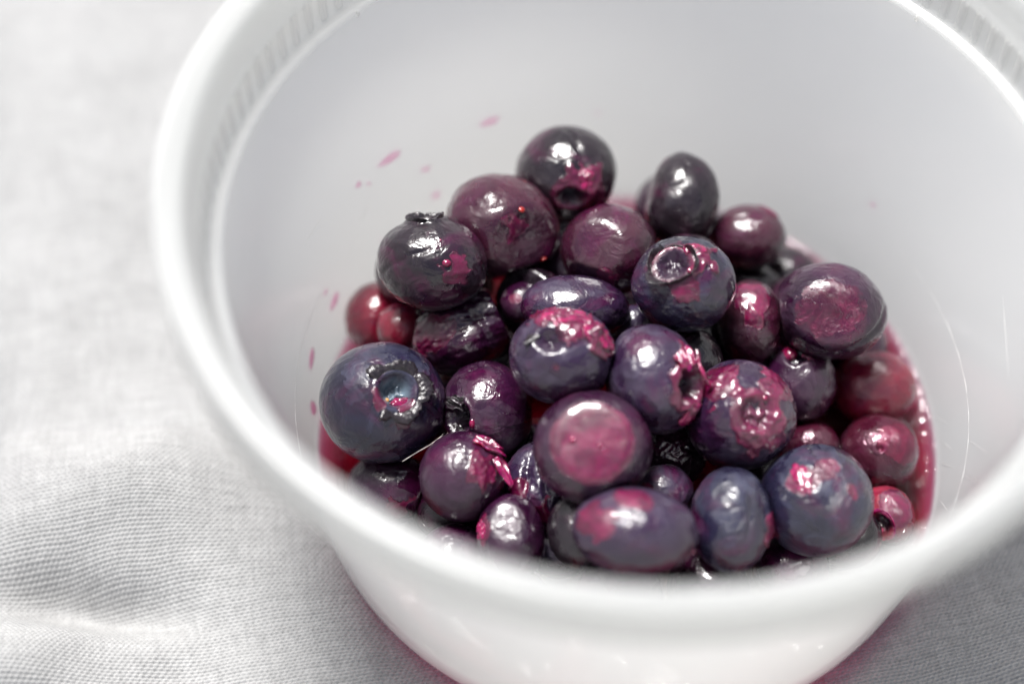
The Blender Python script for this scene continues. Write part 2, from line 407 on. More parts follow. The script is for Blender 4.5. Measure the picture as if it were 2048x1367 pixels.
# hairline mould mark around the inside of the wall: two arcs where the photo shows it
rng = np.random.default_rng(3)
for a0, a1 in ((158, 222), (-38, 32)):
    a = np.radians(np.linspace(a0, a1, 160)); z = 1.83 + .006 * np.sin(a * 60) ; r = 4.552 + 0 * a
    wgt = sstep(0, .5, np.linspace(0, 1, 160)) * sstep(1, .8, np.linspace(0, 1, 160)) if a0 < 0 else sstep(1, .4, np.linspace(1, 0, 160)) * 1.0 + .0
    wgt = np.sin(np.linspace(0, np.pi, 160)) ** .7
    R = .0032 * (.25 + wgt) * (1 + .35 * rng.normal(size=160).clip(-1, 1))
    V, F = tube(np.stack([r * np.cos(a), r * np.sin(a), z], 1), R, 5); mesh_obj('mould_line', V, F, M_SCR, tub)
# short scratches on the inside of the wall
for x0, y0, x1, y1, w in ((1868, 830, 1896, 846, .006), (1884, 880, 1905, 900, .005), (1876, 925, 1908, 935, .005), (1938, 880, 1975, 905, .006), (1930, 950, 1962, 968, .006),
                          (1880, 1000, 1895, 1020, .008), (2005, 590, 2018, 760, .004), (700, 470, 745, 405, .004), (600, 500, 655, 420, .003), (1560, 370, 1700, 420, .003), (690, 520, 720, 480, .004), (1300, 560, 1420, 500, .003)):
    pts = [hit_wall(x0 + (x1 - x0) * s, y0 + (y1 - y0) * s, .004) for s in np.linspace(0, 1, 8)]
    V, F = tube(pts, w * .6 * np.sin(np.linspace(.15, np.pi - .15, 8)), 4); mesh_obj('scratch', V, F, M_SCR, tub)

# ------------------------------------------------------------------ blueberries
BP = {
1:(-0.896,3.268,2.377,0.670),2:(-1.786,2.301,2.345,0.728),3:(-2.731,1.439,2.615,0.656),4:(-0.300,1.919,2.363,0.591),5:(0.746,2.938,2.216,0.555),6:(1.743,2.680,1.731,0.481),7:(0.668,0.952,2.889,0.658),8:(2.742,1.107,2.121,0.688),9:(-0.776,0.932,2.343,0.579),10:(-3.550,1.676,0.987,0.467),11:(-2.321,1.058,1.576,0.614),12:(-0.959,-0.151,2.734,0.652),13:(-3.367,-0.260,1.723,0.806),14:(-1.945,-0.238,1.523,0.599),15:(0.256,-0.346,2.516,0.660),16:(1.424,-0.595,2.065,0.706),17:(-0.560,-1.352,2.390,0.733),18:(1.671,1.103,1.826,0.500),19:(2.375,0.458,1.278,0.515),20:(3.495,0.727,0.789,0.532),21:(3.486,-0.337,0.788,0.521),22:(2.539,-0.273,0.788,0.403),23:(-2.257,-1.302,1.554,0.573),24:(2.418,-1.629,1.626,0.726),25:(1.270,-2.009,1.718,0.555),26:(-0.020,-2.465,2.176,0.625),27:(0.521,-0.627,1.156,0.512),28:(0.412,-1.426,1.419,0.387),29:(-1.184,-1.246,1.202,0.539),30:(-3.281,-1.012,0.752,0.494),31:(-1.598,-2.098,1.323,0.475),32:(3.562,-1.222,0.588,0.357),33:(0.049,0.953,1.989,0.248),34:(-1.490,1.330,1.900,0.292),35:(1.907,2.347,1.020,0.378),36:(1.038,1.198,1.134,0.496),38:(-0.964,-1.792,0.542,0.407),40:(-3.171,1.220,1.410,0.352),
}
FILL = [
(-0.166, -2.752, 1.028, 0.558), (-2.481, 2.246, 0.984, 0.592), (1.37, 3.198, 0.844, 0.49), (1.042, -2.549, 0.792, 0.563), (-2.425, 0.358, 0.598, 0.48), (-2.405, -1.259, 0.616, 0.498), (-0.821, 2.229, 1.581, 0.492), (2.486, 1.796, 1.169, 0.537), (-1.4, -0.419, 0.626, 0.484), (1.755, -1.013, 0.776, 0.62), (2.16, -2.146, 0.688, 0.491), (0.745, 0.342, 1.899, 0.497), (-1.918, 1.203, 0.663, 0.512), (-1.499, -2.801, 0.766, 0.483), (0.673, 3.488, 1.414, 0.51), (2.947, -1.594, 0.653, 0.481), (-0.17, 1.983, 0.622, 0.516), (-0.665, -2.077, 1.529, 0.485), (1.883, 1.052, 0.698, 0.522), (2.417, 2.758, 0.638, 0.504), (-1.024, 3.567, 0.737, 0.487), (-3.081, 1.965, 1.804, 0.493), (-2.353, -2.194, 0.804, 0.504), (0.832, 1.721, 2.183, 0.505), (3.311, 1.595, 0.601, 0.489), (-1.412, 1.415, 1.819, 0.492)
]
for i_, q in enumerate(FILL): BP[100 + i_] = q
GROUP = 'thawed blueberries heaped in the tub'
def frame_of(ang):
    c, s = math.cos(ang), math.sin(ang)
    return np.stack([c * RT + s * UP, -s * RT + c * UP, -FW])       # rows: a axis, b axis, towards the viewer

def berry(bid, label, px, rx, ry, ang=0, mat='purple', level=5, feats=(), wr=.010, wf=3.0, lumpy=.035, depth=None, flesh_noise=0.0, name='blueberry', group=GROUP):
    """px: centre in the photograph the positions were measured in; rx, ry: half sizes in px there"""
    cx, cy, cz, r = BP[bid]; ctr = np.array([cx, cy, cz])
    k = r / (sum(BPX[bid]) if False else BPX[bid])
    a_, b_ = rx * k, ry * k; c_ = (depth * k if depth else (a_ * b_) ** .5)
    FR = frame_of(math.radians(ang)); SC = np.array([a_, b_, c_])
    def d_of(x, y):                                               # photo pixel -> direction in the unit sphere
        u, v = (x - px[0]) , -(y - px[1]); c, s = math.cos(math.radians(ang)), math.sin(math.radians(ang))
        ua, vb = (u * c + v * s) / rx, (-u * s + v * c) / ry; q = ua * ua + vb * vb
        if q > .98: f = math.sqrt(.98 / q); ua, vb, q = ua * f, vb * f, .98
        return unit((ua, vb, math.sqrt(1 - q)))
    D, F = get_ico(level); seed = np.array([bid * 7.13, bid * 3.7, bid * 1.9])
    flesh = np.zeros(len(D)) + 0.0; pit = np.zeros(len(D))
    m = 1 + lumpy * fbm(D * 1.3 + seed, 2)
    ridg = 1 - np.abs(pnoise(D * wf * np.array([1, 1.6, 1]) + seed + .35 * pnoise(D * 2 + seed)[:, None])) * 2.2
    m = m + wr * ridg * (.35 + .65 * sstep(-.1, .4, pnoise(D * 1.4 + seed + 9))) + wr * .4 * fbm(D * 9 + seed, 2)
    P = D * m[:, None]; calyx = []; extra = []
    if flesh_noise: flesh = np.maximum(flesh, flesh_noise * sstep(-.1, .5, fbm(D * 1.6 + seed + 5, 3)) * 1.2)
    for ft in feats:
        kind, x, y = ft[0], ft[1], ft[2]; n = d_of(x, y); o = dict(ft[3]) if len(ft) > 3 else {}
        cosn = np.clip(D @ n, -1, 1); th = np.arccos(cosn)
        jn = fbm(D * o.get('jf', 3.5) + seed + 2, 3)
        if kind == 'facet':
            h = o.get('h', .86); s = (P @ n) - h; sm = o.get('soft', .03)
            cut = np.where(s > -sm, (np.maximum(s, 0) + np.where(np.abs(s) < sm, (sm - np.abs(s)) ** 2 / (4 * sm), 0)), 0)
            P = P - n * (cut * o.get('k', .92))[:, None]
            if o.get('flesh'): flesh = np.maximum(flesh, o['flesh'] * sstep(-.06, .02, s + .05 * jn))
            P = P + n * (o.get('dish', -.0) * sstep(0, .12, s))[:, None]
        elif kind == 'dent':
            w = o.get('w', .5); P = P - n * (o.get('d', .12) * np.exp(-(th / w) ** 2))[:, None]
        elif kind == 'flesh':
            w = o.get('w', .5); jj = th + o.get('j', .22) * jn
            mk = sstep(w + .05, w - .05, jj); flesh = np.maximum(flesh, mk * o.get('a', 1.0))
            P = P + D * (mk * (o.get('lift', .02) + o.get('lump', .03) * np.abs(fbm(D * 5.5 + seed + 1, 2))))[:, None]
        elif kind == 'pit':
            w = o.get('w', .35); jj = th * (1 + o.get('j', .25) * jn); dp = o.get('d', .35)
            hole = sstep(w, w * o.get('inn', .62), jj)
            P = P - D * (hole * dp * (1 + .5 * fbm(D * 7 + seed, 2)))[:, None] + D * (o.get('rim', .045) * np.exp(-((jj - w * 1.12) / (w * .22)) ** 2))[:, None]
            pit = np.maximum(pit, sstep(w * .92, w * .72, jj) * o.get('dark', 1.0))
            if o.get('flesh'): flesh = np.maximum(flesh, o['flesh'] * np.exp(-((jj - w * 1.05) / (w * .35)) ** 2))
        elif kind == 'calyx': calyx.append((n, o))
        elif kind == 'crease':
            n2 = d_of(*ft[4]); ax = unit(np.cross(n, n2)); dist = np.abs(np.arcsin(np.clip(D @ ax, -1, 1)) + .05 * jn)
            mid = unit(n + n2); along = np.exp(-(np.arccos(np.clip(D @ mid, -1, 1)) / (.7 * math.acos(max(-1, min(1, n @ n2))) + 1e-3)) ** 4)
            P = P - D * (o.get('d', .05) * np.exp(-(dist / o.get('w', .05)) ** 2) * along)[:, None]
    SC = SC * 1.045
    near = [(unit(np.array(q[:3]) - ctr), np.linalg.norm(np.array(q[:3]) - ctr), q[3]) for i, q in BP.items() if i != bid and np.linalg.norm(np.array(q[:3]) - ctr) < (r + q[3]) * 1.06]
    def tow(Q):
        W = (Q * SC) @ FR
        for n, dd, rq in near:                                     # neighbours press flat against each other
            s = W @ n - dd * r / (r + rq); W = W - n * (np.where(s > -.03, np.maximum(s, 0) + np.where(np.abs(s) < .03, (.03 - np.abs(s)) ** 2 / .12, 0), 0) * .9)[:, None]
        return W + ctr
    parts = calyx or any(f[0] in ('seed', 'drop', 'flap', 'pulp', 'lobe', 'speck', 'string') for f in feats)
    if parts: root = empty(name, ctr - np.array([0, 0, r * .9]), label, 'blueberry', group); par = root
    else: par = None
    o_ = mesh_obj('skin' if parts else name, tow(P), F, MS[mat], par, attrs={'flesh': flesh, 'pit': pit}, loc=ctr)
    if not parts: tag(o_, label, 'blueberry', group); root = o_
    def basis_at(n, rot):                                         # tangent pair, first one pointing along an angle seen in the picture
        a = math.radians(rot - ang); g = np.array([math.cos(a), math.sin(a), 0.0]); e1 = g - n * (g @ n)
        if np.linalg.norm(e1) < .15: e1 = e1 + np.array([0, 0, -.5]) - n * (-.5 * n[2])
        e1 = unit(e1); return e1, np.cross(n, e1)
    def basis(n):
        h = np.array([0, 0, 1.]) if abs(n[2]) < .9 else np.array([0, 1., 0]); e1 = unit(np.cross(h, n)); return e1, np.cross(n, e1)
    for n, o in calyx:                                            # dried crown: a ring of ragged lobes round the pit
        e1, e2 = basis(n); w = o.get('w', .33); L = o.get('L', .22); fl = o.get('flare', .5); nl = o.get('n', 5); ph = o.get('ph', 0.3)
        NP, NT_ = 110, 8; phi = np.linspace(0, 2 * np.pi, NP, endpoint=False)
        lob = np.abs(np.cos(nl * (phi - ph) / 2)) ** .6; rg = np.random.default_rng(bid)
        jag = 1 + o.get('jg', .25) * np.interp(phi, np.linspace(0, 2 * np.pi, 15), np.r_[(q := rg.uniform(-1, 1, 14)), q[0]]) + .10 * rg.uniform(-1, 1, NP)
        Ln = L * (.42 + .58 * lob) * jag
        for (p0, p1) in o.get('gone', ()):                          # broken-off stretches
            g = (np.degrees(phi) > p0) & (np.degrees(phi) < p1); Ln = np.where(g, Ln * .18, Ln)
        rad = np.cos(phi)[:, None] * e1 + np.sin(phi)[:, None] * e2
        rows = []
        for side in (0, 1):
            for t in np.linspace(0, 1, NT_):
                base = n * math.cos(w * 1.02) * .985 + rad * math.sin(w * 1.02)
                curl = o.get('curl', .6) * t + .25 * t * np.sin(phi * 3 + bid)[:, None]
                dirn = n * np.cos(fl + curl) + rad * np.sin(fl + curl)
                q = base + dirn * (Ln[:, None] * t) + rad * (.018 if side else -.018) * (1 - .6 * t)
                rows.append(q)
        rows = rows[:NT_] + rows[NT_:][::-1]
        Vc = np.concatenate(rows); Fc = grid_faces(2 * NT_, NP, True)
        mesh_obj('calyx', tow(Vc), Fc, M_CALYX if not o.get('pulp') else M_PULP, root, loc=tow(n[None] * .95)[0])
    for i_, ft in enumerate(feats):
        o = dict(ft[3]) if len(ft) > 3 else {}
        if ft[0] in ('seed', 'drop', 'speck', 'pulp'):
            n = d_of(ft[1], ft[2]); s = o.get('s', .05); e1, e2 = basis(n); DD, FF = get_ico(5 if ft[0] == 'pulp' else 3)
            asp = o.get('asp', 1.0); ea, eb = basis_at(n, o.get('rot', 0))
            if ft[0] == 'pulp':
                mm = 1 + .45 * fbm(DD * 1.5 + seed + i_, 2) + .16 * np.abs(fbm(DD * 4 + seed, 2))
            else: mm = np.ones(len(DD))
            th_ = o.get('t', .55)
            Q = (DD[:, :1] * ea * asp + DD[:, 1:2] * eb + DD[:, 2:] * n * th_) * (s * mm)[:, None] + n * o.get('h', .98)
            mesh_obj({'seed': 'seed', 'drop': 'juice_bead', 'speck': 'speck', 'pulp': 'pulp'}[ft[0]], tow(Q), FF,
                     {'seed': M_SEED, 'drop': M_DROP, 'speck': M_SEED2, 'pulp': M_PULP}[ft[0]], root, loc=tow(n[None])[0])
        elif ft[0] == 'flap':                                     # torn skin lifted off the berry
            n = d_of(ft[1], ft[2]); ea, eb = basis_at(n, o.get('rot', 0))
            L, W = o.get('L', .5), o.get('w', .3); nu_, nv_ = 26, 15; u = np.linspace(0, 1, nu_)[:, None]; v = np.linspace(-1, 1, nv_)[None]
            rg = np.random.default_rng(bid * 3 + i_); sm_ = lambda n_, m_: np.interp(np.linspace(0, 1, n_), np.linspace(0, 1, m_), rg.uniform(-1, 1, m_)); ed = 1 + .30 * sm_(nu_, 7)[:, None]; ed2 = 1 + .30 * sm_(nv_, 6)[None]
            U = (u * L * ed2); Wd = v * W * ed * (1 - .45 * u ** 2)
            lift = o.get('lift', .35) * u ** 1.5 + .05 * np.sin(v * 6 + u * 5) + .03
            base = (n[None, None] + ea * U[..., None] + eb * Wd[..., None]); base /= np.linalg.norm(base, axis=2)[..., None]
            G = base * (1.0 + lift)[..., None]; G2 = G + base * .03
            Vf = np.concatenate([G.reshape(-1, 3), G2.reshape(-1, 3)]); ff = grid_faces(nu_, nv_); N = nu_ * nv_
            bd = [i for i in range(nv_)] + [(i + 1) * nv_ - 1 for i in range(1, nu_)] + [(nu_ - 1) * nv_ + i for i in range(nv_ - 2, -1, -1)] + [i * nv_ for i in range(nu_ - 2, 0, -1)]
            bd = np.array(bd); b2 = np.roll(bd, -1); side = np.stack([bd, b2, b2 + N, bd + N], 1)
            mesh_obj('skin_flap', tow(Vf), np.concatenate([ff[:, ::-1], ff + N, side]), M_CALYX if o.get('dark') else M_PULP, root, loc=tow(n[None])[0])
        elif ft[0] == 'lobe':                                     # one stiff sepal standing proud
            n = d_of(ft[1], ft[2]); ea, eb = basis_at(n, o.get('rot', 0))
            L, W = o.get('L', .28), o.get('w', .12); u = np.linspace(0, 1, 8)[:, None]; v = np.linspace(-1, 1, 6)[None]
            wd = W * (1 - u) ** .8 + .008; G = (n[None, None] * (1.0 + o.get('lift', .12) * u + .02 - .03 * v ** 2)[..., None] + ea * (u * L + 0 * v)[..., None] + eb * (v * wd)[..., None])
            G2 = G - n * .05; Vf = np.concatenate([G.reshape(-1, 3), G2.reshape(-1, 3)]); ff = grid_faces(8, 6); N = 48
            bd = [i for i in range(6)] + [(i + 1) * 6 - 1 for i in range(1, 8)] + [42 + i for i in range(4, -1, -1)] + [i * 6 for i in range(6, 0, -1)]
            bd = np.array(bd); b2 = np.roll(bd, -1)
            mesh_obj('sepal', tow(Vf), np.concatenate([ff, (ff + N)[:, ::-1], np.stack([bd, bd + N, b2 + N, b2], 1)]), M_CALYX, root, smooth=False, loc=tow(n[None])[0])
    return root

BPX = {1: 94, 2: 104, 3: 96, 4: 85, 5: 78, 6: 67, 7: 98, 8: 100, 9: 85, 10: 65, 11: 88, 12: 99, 13: 119, 14: 88, 15: 100, 16: 106, 17: 113, 18: 72, 19: 74, 20: 75, 21: 75,
       22: 58, 23: 86, 24: 110, 25: 85, 26: 98, 27: 75, 28: 58, 29: 80, 30: 72, 31: 72, 32: 52, 33: 36, 34: 42, 35: 52, 36: 70, 38: 60, 40: 50}

berry(1, 'dark round blueberry topping the heap with a ragged magenta wound low on its face', (1132, 348), 97, 93, 0, 'charcoal', 5,
      [('pit', 1140, 398, dict(w=.26, d=.4, rim=.05, flesh=1.0, j=.5)), ('flesh', 1168, 372, dict(w=.40, lift=.05, lump=.10, j=.35)), ('crease', 1138, 275, dict(d=.05, w=.05), (1165, 350)),
       ('pulp', 1168, 366, dict(s=.22, asp=.8, t=.5, h=1.0)), ('pulp', 1196, 405, dict(s=.18, asp=.6, t=.4, h=.98))], wr=.012)
berry(2, 'split blueberry with a dull reddish flat side and orange seeds, left of the topmost berry', (1005, 457), 112, 100, -35, 'plum', 5,
      [('facet', 1055, 492, dict(h=.78, k=.9, soft=.05)), ('dent', 1050, 480, dict(d=.06, w=.3)), ('seed', 1048, 371, dict(s=.05)), ('seed', 1042, 428, dict(s=.06)), ('seed', 985, 448, dict(s=.055)),
       ('seed', 1086, 522, dict(s=.06)), ('flesh', 1035, 455, dict(w=.22, lift=.02, j=.4))], wr=.02)
berry(3, 'dark oval blueberry at the upper left with its black crown standing at its top edge', (866, 527), 107, 90, -6, 'charcoal', 6,
      [('pit', 852, 440, dict(w=.30, d=.25)), ('calyx', 852, 440, dict(w=.31, L=.15, flare=.15, curl=.25, jg=.6)), ('crease', 780, 540, dict(d=.03, w=.05), (850, 510)), ('drop', 896, 530, dict(s=.085, t=.9, h=1.0)),
       ('drop', 884, 486, dict(s=.035, t=1)), ('flesh', 915, 545, dict(w=.25, lift=.0, lump=.01, a=.6, j=.5))], wr=.014)
berry(4, 'dull mauve blueberry with one flattened round side, directly below the topmost berry', (1216, 503), 93, 88, 0, 'plum', 5,
      [('facet', 1185, 500, dict(h=.84, k=.9, soft=.03)), ('drop', 1215, 560, dict(s=.06)), ('flesh', 1205, 556, dict(w=.25, lift=.01, j=.3))], wr=.016)
berry(5, 'tall pear-shaped dark blueberry standing at the upper right edge of the heap', (1364, 405), 72, 92, -14, 'charcoal', 5,
      [('dent', 1290, 390, dict(d=.15, w=.5)), ('dent', 1350, 460, dict(d=.06, w=.3))], wr=.014, lumpy=.08)
berry(6, 'small brownish red blueberry right of the pear-shaped one, pink flesh showing behind it', (1497, 475), 73, 62, -8, 'plum', 5,
      [('flesh', 1540, 418, dict(w=.3, lift=.05, j=.2)), ('crease', 1465, 440, dict(d=.03, w=.06), (1535, 440))], wr=.012)
berry(7, 'blueberry with a wide jagged open crown of dark spikes facing up, wet magenta edge', (1368, 570), 100, 92, 0, 'blue', 6,
      [('pit', 1338, 532, dict(w=.42, d=.26, rim=.0, flesh=.6, j=.35, inn=.3)), ('calyx', 1338, 532, dict(w=.43, L=.26, flare=.10, curl=.25, jg=.5, gone=((200, 260),))), ('flesh', 1395, 525, dict(w=.28, lift=.05, lump=.09, j=.4)),
       ('flesh', 1362, 585, dict(w=.22, lift=.01, lump=.04, j=.4)), ('drop', 1372, 548, dict(s=.07, h=1.03)), ('pulp', 1384, 508, dict(s=.17, asp=1.3, t=.5, h=1.0))], wr=.013)
berry(8, 'glossy dark blueberry with a broad wet maroon cut side on the right of the heap', (1660, 625), 110, 92, -12, 'purple', 6,
      [('facet', 1645, 640, dict(h=.80, k=.95, flesh=.3, soft=.10)), ('flesh', 1645, 622, dict(w=.62, lift=0, lump=0, j=.35, a=.46)), ('dent', 1655, 645, dict(d=.06, w=.18)), ('crease', 1660, 705, dict(d=.06, w=.07), (1750, 640))], wr=.012)
berry(9, 'smooth lilac oblong blueberry in mid heap behind the one with jelly on top', (1150, 608), 105, 62, -4, 'violet', 5, wr=.014, depth=80)
berry(10, 'soft red translucent berry low at the left end of the heap', (757, 640), 66, 70, 10, 'red', 5, wr=.008)
berry(11, 'long wrinkled purple blueberry with a see-through red left end, above the big blue one', (922, 665), 112, 76, 22, 'purple', 6,
      [('flesh', 862, 672, dict(w=.48, lift=.0, lump=.03, a=.85, j=.3)), ('dent', 935, 650, dict(d=.10, w=.3)), ('crease', 915, 610, dict(d=.07, w=.07), (975, 690)), ('crease', 935, 640, dict(d=.06, w=.06), (1010, 640))], wr=.034, wf=3.4, flesh_noise=.2)
berry(12, 'violet blueberry in the centre topped with a thick lump of bright magenta jelly', (1124, 714), 102, 94, 0, 'violet', 6,
      [('pit', 1098, 682, dict(w=.32, d=.22, rim=.0, dark=.6, inn=.2)), ('flesh', 1150, 655, dict(w=.42, lift=.06, lump=.12, j=.35)), ('flesh', 1195, 688, dict(w=.28, lift=.07, lump=.1, j=.3)),
       ('flesh', 1090, 640, dict(w=.3, lift=.04, lump=.08, j=.3)), ('pulp', 1140, 643, dict(s=.26, asp=1.6, t=.45, rot=5, h=.98)), ('pulp', 1185, 672, dict(s=.27, asp=1.5, t=.5, rot=-40, h=.98)), ('pulp', 1095, 640, dict(s=.18, asp=1.4, t=.5, h=.98)),
       ('pulp', 1206, 700, dict(s=.16, asp=1.2, t=.5, h=.98)), ('lobe', 1068, 672, dict(rot=-100, L=.3, w=.14)), ('flesh', 1110, 735, dict(w=.12, lift=.0, a=.8))], wr=.014)
berry(13, 'large round blue blueberry at the far left with an open star-shaped crown', (765, 806), 122, 117, 0, 'pale_pit', 6,
      [('pit', 800, 780, dict(w=.31, d=.30, rim=.03, j=.18)), ('calyx', 800, 780, dict(w=.33, L=.22, flare=.45, curl=.8, n=5, ph=.1, gone=((150, 235),))), ('flesh', 815, 822, dict(w=.20, lift=.0, lump=.03, j=.35)),
       ('flesh', 770, 800, dict(w=.16, lift=-.0, lump=.0, a=.7, j=.4)), ('speck', 783, 796, dict(s=.035, h=.76)), ('crease', 715, 900, dict(d=.02, w=.05), (745, 870)), ('pulp', 812, 806, dict(s=.10, asp=1.6, t=.4, h=.84))], wr=.006, lumpy=.02)
berry(14, 'purple blueberry right of the big blue one, dark hole torn in its left side', (978, 822), 86, 97, 8, 'purple', 6,
      [('pit', 915, 835, dict(w=.42, d=.45, rim=.03, j=.4)), ('flap', 935, 806, dict(rot=170, L=.42, w=.14, lift=.14, dark=1)), ('drop', 950, 843, dict(s=.12, asp=.6, t=.8, h=.96))], wr=.010)
berry(15, 'violet blueberry with a hole torn in its right side and a strand to its neighbour', (1305, 758), 92, 108, 22, 'violet', 6,
      [('pit', 1372, 772, dict(w=.36, d=.5, rim=.05, j=.45, flesh=1.0)), ('flesh', 1375, 825, dict(w=.22, lift=.04, lump=.08)), ('flesh', 1362, 705, dict(w=.18, lift=.04, lump=.06)), ('pulp', 1372, 822, dict(s=.18, asp=1.8, t=.5, rot=20, h=.98)),
       ('flap', 1345, 705, dict(rot=-50, L=.30, w=.25, lift=.10)), ('crease', 1240, 700, dict(d=.03, w=.04), (1290, 660))], wr=.014)
berry(16, 'blueberry smeared with magenta jelly round a sunken crater, right of centre', (1482, 832), 108, 104, 0, 'violet', 6,
      [('pit', 1505, 825, dict(w=.36, d=.18, rim=.015, dark=.25, j=.5, flesh=.8)), ('flesh', 1520, 850, dict(w=.50, lift=.02, lump=.06, j=.4)), ('flesh', 1430, 765, dict(w=.45, lift=.02, lump=.06, j=.4)), ('flesh', 1545, 770, dict(w=.35, lift=.01, lump=.05, j=.4)),
       ('dent', 1480, 840, dict(d=.05, w=.1)), ('dent', 1525, 860, dict(d=.05, w=.1)), ('drop', 1520, 795, dict(s=.05))], wr=.022, wf=3.5, flesh_noise=.35)
berry(17, 'blueberry in front of the centre with a wide flat wet magenta cut face', (1184, 895), 114, 110, 0, 'purple', 6,
      [('drop', 1136, 872, dict(s=.05, h=.845, t=.6)), ('drop', 1197, 884, dict(s=.034, h=.80, t=.6)), ('drop', 1206, 895, dict(s=.034, h=.80, t=.6)), ('drop', 1241, 893, dict(s=.04, h=.875, t=.6)), ('facet', 1177, 875, dict(h=.75, k=.90, flesh=1.0, soft=.10)), ('flesh', 1178, 878, dict(w=.76, lift=0, lump=0, j=.12)), ('dent', 1200, 930, dict(d=.03, w=.15)), ('dent', 1130, 880, dict(d=.02, w=.12)), ('crease', 1230, 1000, dict(d=.05, w=.06), (1290, 920))], wr=.010)
berry(18, 'pink-smeared blueberry tucked between the spiky-crowned one and the glossy maroon one', (1500, 648), 62, 82, 0, 'plum', 5,
      [('flesh', 1500, 600, dict(w=.55, lift=.02, lump=.05, a=.8)), ('flesh', 1500, 640, dict(w=.25, lift=.05, lump=.06, j=.3)), ('crease', 1460, 650, dict(d=.05, w=.08), (1545, 655))], wr=.02)
berry(19, 'dusky purple blueberry with a glistening wet knob on top, under the glossy maroon one', (1600, 770), 72, 76, 0, 'purple', 5,
      [('pit', 1590, 712, dict(w=.35, d=.2, j=.4)), ('drop', 1576, 706, dict(s=.22, t=.8, h=.9)), ('drop', 1608, 712, dict(s=.14, t=.8, h=1.0)), ('flap', 1600, 712, dict(rot=-20, L=.25, w=.2, lift=.12))], wr=.010)
berry(20, 'smooth red berry steeped in juice at the right end of the heap', (1745, 780), 82, 74, 0, 'red', 5, wr=.005)
berry(21, 'reddish purple berry sunk in juice, nearest the right wall', (1757, 905), 76, 74, 0, 'plum', 5, [('flesh', 1790, 880, dict(w=.6, lift=0, lump=.02, a=.7)), ('pit', 1748, 893, dict(w=.12, d=.08, dark=.2))], wr=.010)
berry(22, 'small pinkish berry peeping from the juice behind the big blue wounded one', (1620, 897), 58, 54, 0, 'plum', 4, wr=.006)
berry(23, 'smooth dusky purple blueberry, lower left, with magenta torn skin hanging off its right side', (922, 952), 84, 87, 0, 'purple', 6,
      [('flesh', 960, 935, dict(w=.35, lift=.01, lump=.08, j=.4)), ('flap', 945, 880, dict(rot=-35, L=.75, w=.16, lift=.16)), ('flap', 982, 915, dict(rot=-65, L=.65, w=.17, lift=.22)), ('seed', 968, 956, dict(s=.07)),
       ('drop', 940, 915, dict(s=.06)), ('drop', 960, 925, dict(s=.05))], wr=.006, lumpy=.02)
berry(24, 'large grey blueberry at the lower right with a crimson slit and glassy patch on top', (1632, 1000), 110, 108, -12, 'blue', 6,
      [('flesh', 1592, 955, dict(w=.26, lift=-.015, lump=.02, j=.12)), ('flesh', 1640, 935, dict(w=.22, lift=-.02, lump=.05, a=.55, j=.4)), ('dent', 1650, 950, dict(d=.04, w=.35)), ('pulp', 1590, 950, dict(s=.15, asp=2.0, rot=-62, t=.4, h=.95)),
       ('flesh', 1690, 975, dict(w=.10, lift=.0, a=.8)), ('drop', 1696, 1012, dict(s=.035)), ('drop', 1704, 1022, dict(s=.022))], wr=.010, lumpy=.02)
berry(25, 'oval blue-grey blueberry at the front with a magenta scab on its right side', (1460, 1042), 78, 102, 0, 'blue', 6,
      [('flesh', 1532, 1055, dict(w=.34, lift=.03, lump=.08, j=.3)), ('pulp', 1538, 1062, dict(s=.2, asp=.8, t=.5, h=.96)), ('crease', 1490, 1000, dict(d=.03, w=.06), (1480, 1070))], wr=.012)
berry(26, 'wide purple blueberry at the very front, its left end smeared magenta', (1270, 1068), 122, 84, -6, 'violet', 5,
      [('flesh', 1180, 1040, dict(w=.45, lift=.01, lump=.06, a=.9, j=.45)), ('flesh', 1265, 1000, dict(w=.34, lift=.01, lump=.06, a=.9, j=.4)), ('drop', 1390, 1110, dict(s=.07)), ('drop', 1300, 1018, dict(s=.05))], wr=.012, depth=95, flesh_noise=.15)
berry(27, 'deeply wrinkled near-black blueberry sunk in the gap right of the flat-faced one', (1335, 905), 74, 72, 0, 'charcoal', 6, wr=.05, wf=4.5)
berry(28, 'small dark violet blueberry wedged between the flat-faced and the oval blue-grey one', (1325, 985), 60, 56, 0, 'violet', 5, [('flesh', 1290, 975, dict(w=.25, lift=0, a=.8))], wr=.018)
berry(29, 'collapsed wrinkled blue-violet skin below and left of the flat-faced blueberry', (1085, 985), 78, 92, -10, 'violet', 6,
      [('flesh', 1040, 985, dict(w=.25, lift=.02, lump=.05, j=.3)), ('flesh', 1080, 1030, dict(w=.32, lift=.02, lump=.08, j=.5)), ('crease', 1060, 920, dict(d=.10, w=.10), (1050, 980)), ('crease', 1080, 930, dict(d=.10, w=.08), (1095, 1010)),
       ('dent', 1060, 960, dict(d=.1, w=.25))], wr=.04, wf=3.2)
berry(30, 'purple blueberry lowest on the left, partly hidden by the blurred near rim', (775, 975), 80, 72, 0, 'purple', 6, [('flesh', 800, 1010, dict(w=.35, lift=.0, a=.6, j=.5)), ('dent', 740, 965, dict(d=.05, w=.3))], wr=.014)
berry(31, 'small smooth blueberry at the front left with a big white glint and a magenta tuft', (1024, 1078), 66, 86, 8, 'purple', 5,
      [('facet', 1020, 1043, dict(h=.86, k=.9, soft=.08)), ('pulp', 968, 1058, dict(s=.24, asp=.8, t=.5, h=.98)), ('flesh', 970, 1060, dict(w=.3, lift=.02, lump=.05))], wr=.004, lumpy=.02)
